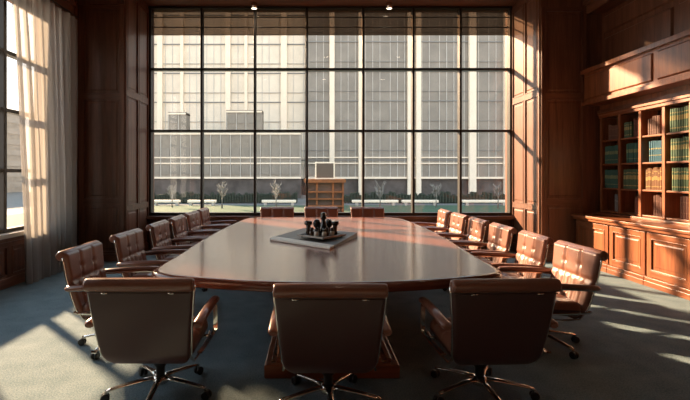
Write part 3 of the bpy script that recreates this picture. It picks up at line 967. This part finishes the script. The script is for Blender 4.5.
M['hedge'] = plain('dark_hedge', (0.035, 0.045, 0.03), rough=0.9, var=0.5, bscale=6)
M['bark'] = plain('pale_bark', (0.26, 0.24, 0.21), rough=0.9)

bm = bmesh.new(); bx(bm, -160, 110, YG + 0.6, 160, GZ - 0.2, GZ)
tag(struct('ground', bm, M['paving']), 'pale plaza paving outside the window')
bm = bmesh.new(); bx(bm, -34, 34, 28, 66, GZ, GZ + 0.05)
tag(obj('lawn', bm, M['lawn']), 'green lawn in front of the office buildings across the plaza', 'lawn', kind='stuff')

def px2x(px, D): return (px - 313) * D / F
D1 = 100.0
def facade(name, label, x0, x1, D, ztop, columns, panes, lines, zg=0.85, colw=0.9):
    t = thing(name, label, 'building', ((x0 + x1) / 2, D, GZ))
    cx_ = (x0 + x1) / 2
    H = ztop - GZ
    zz = zg - GZ
    b = bmesh.new(); bx(b, x0 - cx_, x1 - cx_, 1.0, 14, 0, H); obj('core', b, M['spandrel'], t)
    b = bmesh.new(); bx(b, x0 - cx_, x1 - cx_, 0.9, 1.0, 0, zz); obj('ground_floor_glazing', b, M['shop'], t)
    b = bmesh.new(); bx(b, x0 - cx_, x1 - cx_, 0.55, 0.99, zz, H); obj('glazing', b, panes, t)
    # thin vertical mullions every 1.45 m
    b = bmesh.new(); x = x0
    k = 0
    while x < x1:
        bx(b, x - cx_ - 0.06, x - cx_ + 0.06, 0.42, 0.56, zz, H); x += 1.6 if k % 3 else 2.3; k += 1
    obj('vertical_mullions', b, M['mull'], t)
    b = bmesh.new(); z = zz + 4.0
    while z < H - 1:
        bx(b, x0 - cx_, x1 - cx_, 0.36, 0.56, z - 0.12, z + 0.12)
        bx(b, x0 - cx_, x1 - cx_, 0.40, 0.56, z + 2.1, z + 2.2); z += 6.6
    for z in lines[:1]: pass
    obj('floor_lines', b, M['dkmull'], t)
    b = bmesh.new()
    for z in lines:
        bx(b, x0 - cx_, x1 - cx_, 0.2, 0.57, z - GZ - 0.13, z - GZ + 0.13)
    bx(b, x0 - cx_, x1 - cx_, 0.1, 0.95, zz - 0.2, zz + 0.25)
    obj('string_course', b, M['stone'], t)
    for (a, wd) in columns:
        b = bmesh.new(); bx(b, a - wd / 2 - cx_, a + wd / 2 - cx_, -0.35, 0.6, 0, H)
        obj('column', b, M['stone'], t, 0.05)
    return t
colsB = [(px2x(p, D1), w_ * D1 / F) for p, w_ in ((332, 5), (361, 5), (410.5, 6), (418.5, 5), (472.5, 7), (506, 4), (540, 6), (575, 6))]
facade('office_building', 'grey office tower with cream columns straight across from the window, right half', px2x(306, D1), 72, D1, 46, colsB, M['pane_g'], [4.1, 5.4])
colsA = [(px2x(p, D1 + 2), w_ * (D1 + 2) / F) for p, w_ in ((127, 6), (160, 5), (182, 3), (228, 5), (246, 3), (284, 6))]
facade('office_building', 'cream office tower with painted sun glow seen through the left half of the big window', -43, px2x(305, D1 + 2), D1 + 2, 46, colsA, M['pane_w'], [4.1, 5.4])
# lower grey blocks in front of the cream tower
def block(label, pxa, pxb, D, ytop, mat):
    s_ = F / D
    x0, x1 = px2x(pxa, D), px2x(pxb, D)
    zt_ = 1.5 + (175 - ytop) / s_
    t = thing('low_building', label, 'building', ((x0 + x1) / 2, D, GZ))
    W = (x1 - x0) / 2
    b = bmesh.new(); bx(b, -W, W, 0, 3, 3.9, zt_ - GZ); obj('wall', b, mat, t)
    b = bmesh.new(); bx(b, -W, W, 0.3, 3, 0, 3.9); obj('ground_floor', b, M['shop'], t)
    b = bmesh.new(); bx(b, -W, W, -0.15, 3, zt_ - GZ - 0.5, zt_ - GZ - 0.2); bx(b, -W, W, -0.15, 0.05, 3.8, 4.15)
    for z in (6.6, 7.7):
        bx(b, -W, W, -0.12, 0.05, z, z + 0.25)
    obj('cornice', b, M['stone'], t)
    b = bmesh.new(); x = -W + 0.2
    while x < W:
        bx(b, x - 0.05, x + 0.05, -0.14, 0.02, 3.9, zt_ - GZ - 0.2); x += 1.9
    obj('vertical_mullions', b, M['mull'], t)
    k = 0; x = -W + 1.15
    while x < W - 0.9:
        b = bmesh.new(); z = 4.6
        while z < zt_ - GZ - 2:
            bx(b, x - 0.7, x + 0.7, -0.08, 0.05, z, z + 1.7); z += 3.4
        obj('window_strip', b, M['pane_g'], t); x += 1.9; k += 1
M['block'] = plain('beige_render', (0.27, 0.235, 0.19), rough=0.8, var=0.12, bscale=0.8)
block('tall narrow beige block before the cream tower, leftmost of the three', 168, 186, 90, 112, M['block'])
block('tall beige block before the cream tower, right of the narrow one', 226, 262, 90, 110, M['block'])
block('wide low beige block with dark ground floor, stretching across the left half of the window', 140, 301, 86, 132, M['block'])
# side building seen through the left window
t = thing('side_building', 'grey office block seen through the left window', 'building', (-86, 92, GZ))
b = bmesh.new(); bx(b, -8, 8, -32, 30, 0, 20.5); obj('wall', b, M['block'], t)
for k in range(7):
    b = bmesh.new(); bx(b, 7.9, 8.1, -31, 29, 1.2 + 2.8 * k, 2.6 + 2.8 * k); obj('window_band', b, M['pane_g'], t)

# benches, hedges, kiosk, trees
for i, (pa, pb, D, lab) in enumerate(((153, 180, 66, 'leftmost long pale stone bench on the lawn outside'),
                                 (188, 216, 66, 'pale stone bench outside, second from the left'),
                                 (262, 296, 66, 'pale stone bench outside, left of the timber kiosk'),
                                 (352, 398, 66, 'long pale stone bench outside, just right of the timber kiosk'),
                                 (402, 438, 66, 'pale stone bench outside, second from the right'),
                                 (462, 508, 66, 'rightmost long pale stone bench on the lawn outside'))):
    x0, x1 = px2x(pa, D), px2x(pb, D)
    t = thing('stone_bench', lab, 'bench', ((x0 + x1) / 2, D, GZ + 0.05), group='long stone benches on the lawn')
    W = (x1 - x0) / 2
    b = bmesh.new(); bx(b, -W, W, -0.4, 0.4, 0.42, 0.78); obj('slab', b, M['stone'], t, 0.04)
    for sx_ in (-W * 0.8, W * 0.8):
        b = bmesh.new(); bx(b, sx_ - 0.2, sx_ + 0.2, -0.3, 0.3, 0, 0.42); obj('foot', b, M['spandrel'], t)
for (xa, xb, lab) in ((-40, -2.5, 'low dark clipped hedge behind the benches, left of the timber kiosk'), (2.5, 46, 'low dark clipped hedge behind the benches, right of the timber kiosk')):
    b = bmesh.new()
    n = 90
    for k in range(n):
        x = xa + (xb - xa) * (k + 0.5) / n
        h = random.uniform(1.2, 1.9)
        bx(b, x - (xb - xa) / n * 0.56, x + (xb - xa) / n * 0.56, 71.2, 72.6, GZ, GZ + h, bev=0.15)
    tag(obj('hedge', b, M['hedge']), lab, 'hedge')
D = 50.0
kx = px2x(325, D)
k_ = thing('timber_kiosk', 'orange timber kiosk with open shelves outside the middle of the window', 'kiosk', (kx, D, GZ + 0.05))
b = bmesh.new(); bx(b, -2.1, 2.1, 0.6, 3, 0, 3.6); obj('body', b, M['timber_dk'], k_)
for x in (-2.0, -0.9, 0.9, 2.0):
    b = bmesh.new(); bx(b, x - 0.1, x + 0.1, 0, 0.7, 0, 3.7); obj('post', b, M['timber'], k_)
for z in (0.9, 1.7, 2.5):
    b = bmesh.new(); bx(b, -2.1, 2.1, -0.1, 0.7, z, z + 0.16); obj('shelf', b, M['timber'], k_)
b = bmesh.new(); bx(b, -2.3, 2.3, -0.3, 3, 3.6, 4.0); obj('roof', b, M['timber'], k_)
b = bmesh.new(); bx(b, -1.1, 1.1, 0.2, 0.5, 4.0, 5.9); obj('screen_frame', b, M['stone'], k_)
b = bmesh.new(); bx(b, -0.95, 0.95, 0.15, 0.22, 4.15, 5.75); obj('screen', b, M['timber_dk'], k_)
def tree(x, y, h, label):
    t = thing('slender_tree', label, 'tree', (x, y, GZ + 0.06), group='slender bare trees outside')
    rnd = random.Random(int(x * 31 + y))
    b = bmesh.new(); tube(b, [(0, 0, 0), (0.03, 0, h * 0.45), (0, 0.02, h * 0.7)], [0.11, 0.08, 0.05], n=7); obj('trunk', b, M['bark'], t)
    b = bmesh.new()
    for k in range(26):
        a = rnd.uniform(0, 2 * PI); z0 = rnd.uniform(0.3, 0.7) * h; L = rnd.uniform(0.18, 0.36) * h
        c, s_ = math.cos(a), math.sin(a)
        p1 = (c * L * 0.35, s_ * L * 0.35, z0 + L * 0.45); p2 = (c * L * 0.6, s_ * L * 0.6, z0 + L * 0.95)
        tube(b, [(0, 0, z0), p1, p2], [0.035, 0.025, 0.01], n=4)
        for q in range(3):
            a2 = a + rnd.uniform(-1, 1)
            tube(b, [p1, (p1[0] + math.cos(a2) * L * 0.3, p1[1] + math.sin(a2) * L * 0.3, p1[2] + L * 0.35)], [0.02, 0.008], n=4)
    obj('branches', b, M['bark'], t)
for px, D, h, lab in ((172, 62, 3.6, 'bare slender tree outside, farthest left'), (222, 60, 3.8, 'bare slender tree outside, between the left pair of benches and the kiosk'),
                 (276, 60, 3.9, 'bare slender tree outside, just left of the kiosk'), (380, 60, 4.0, 'bare slender tree outside, just right of the kiosk'),
                 (436, 62, 3.7, 'bare slender tree outside, second from the right'), (498, 60, 3.8, 'bare slender tree outside, farthest right')):
    tree(px2x(px, D), D, h, lab)
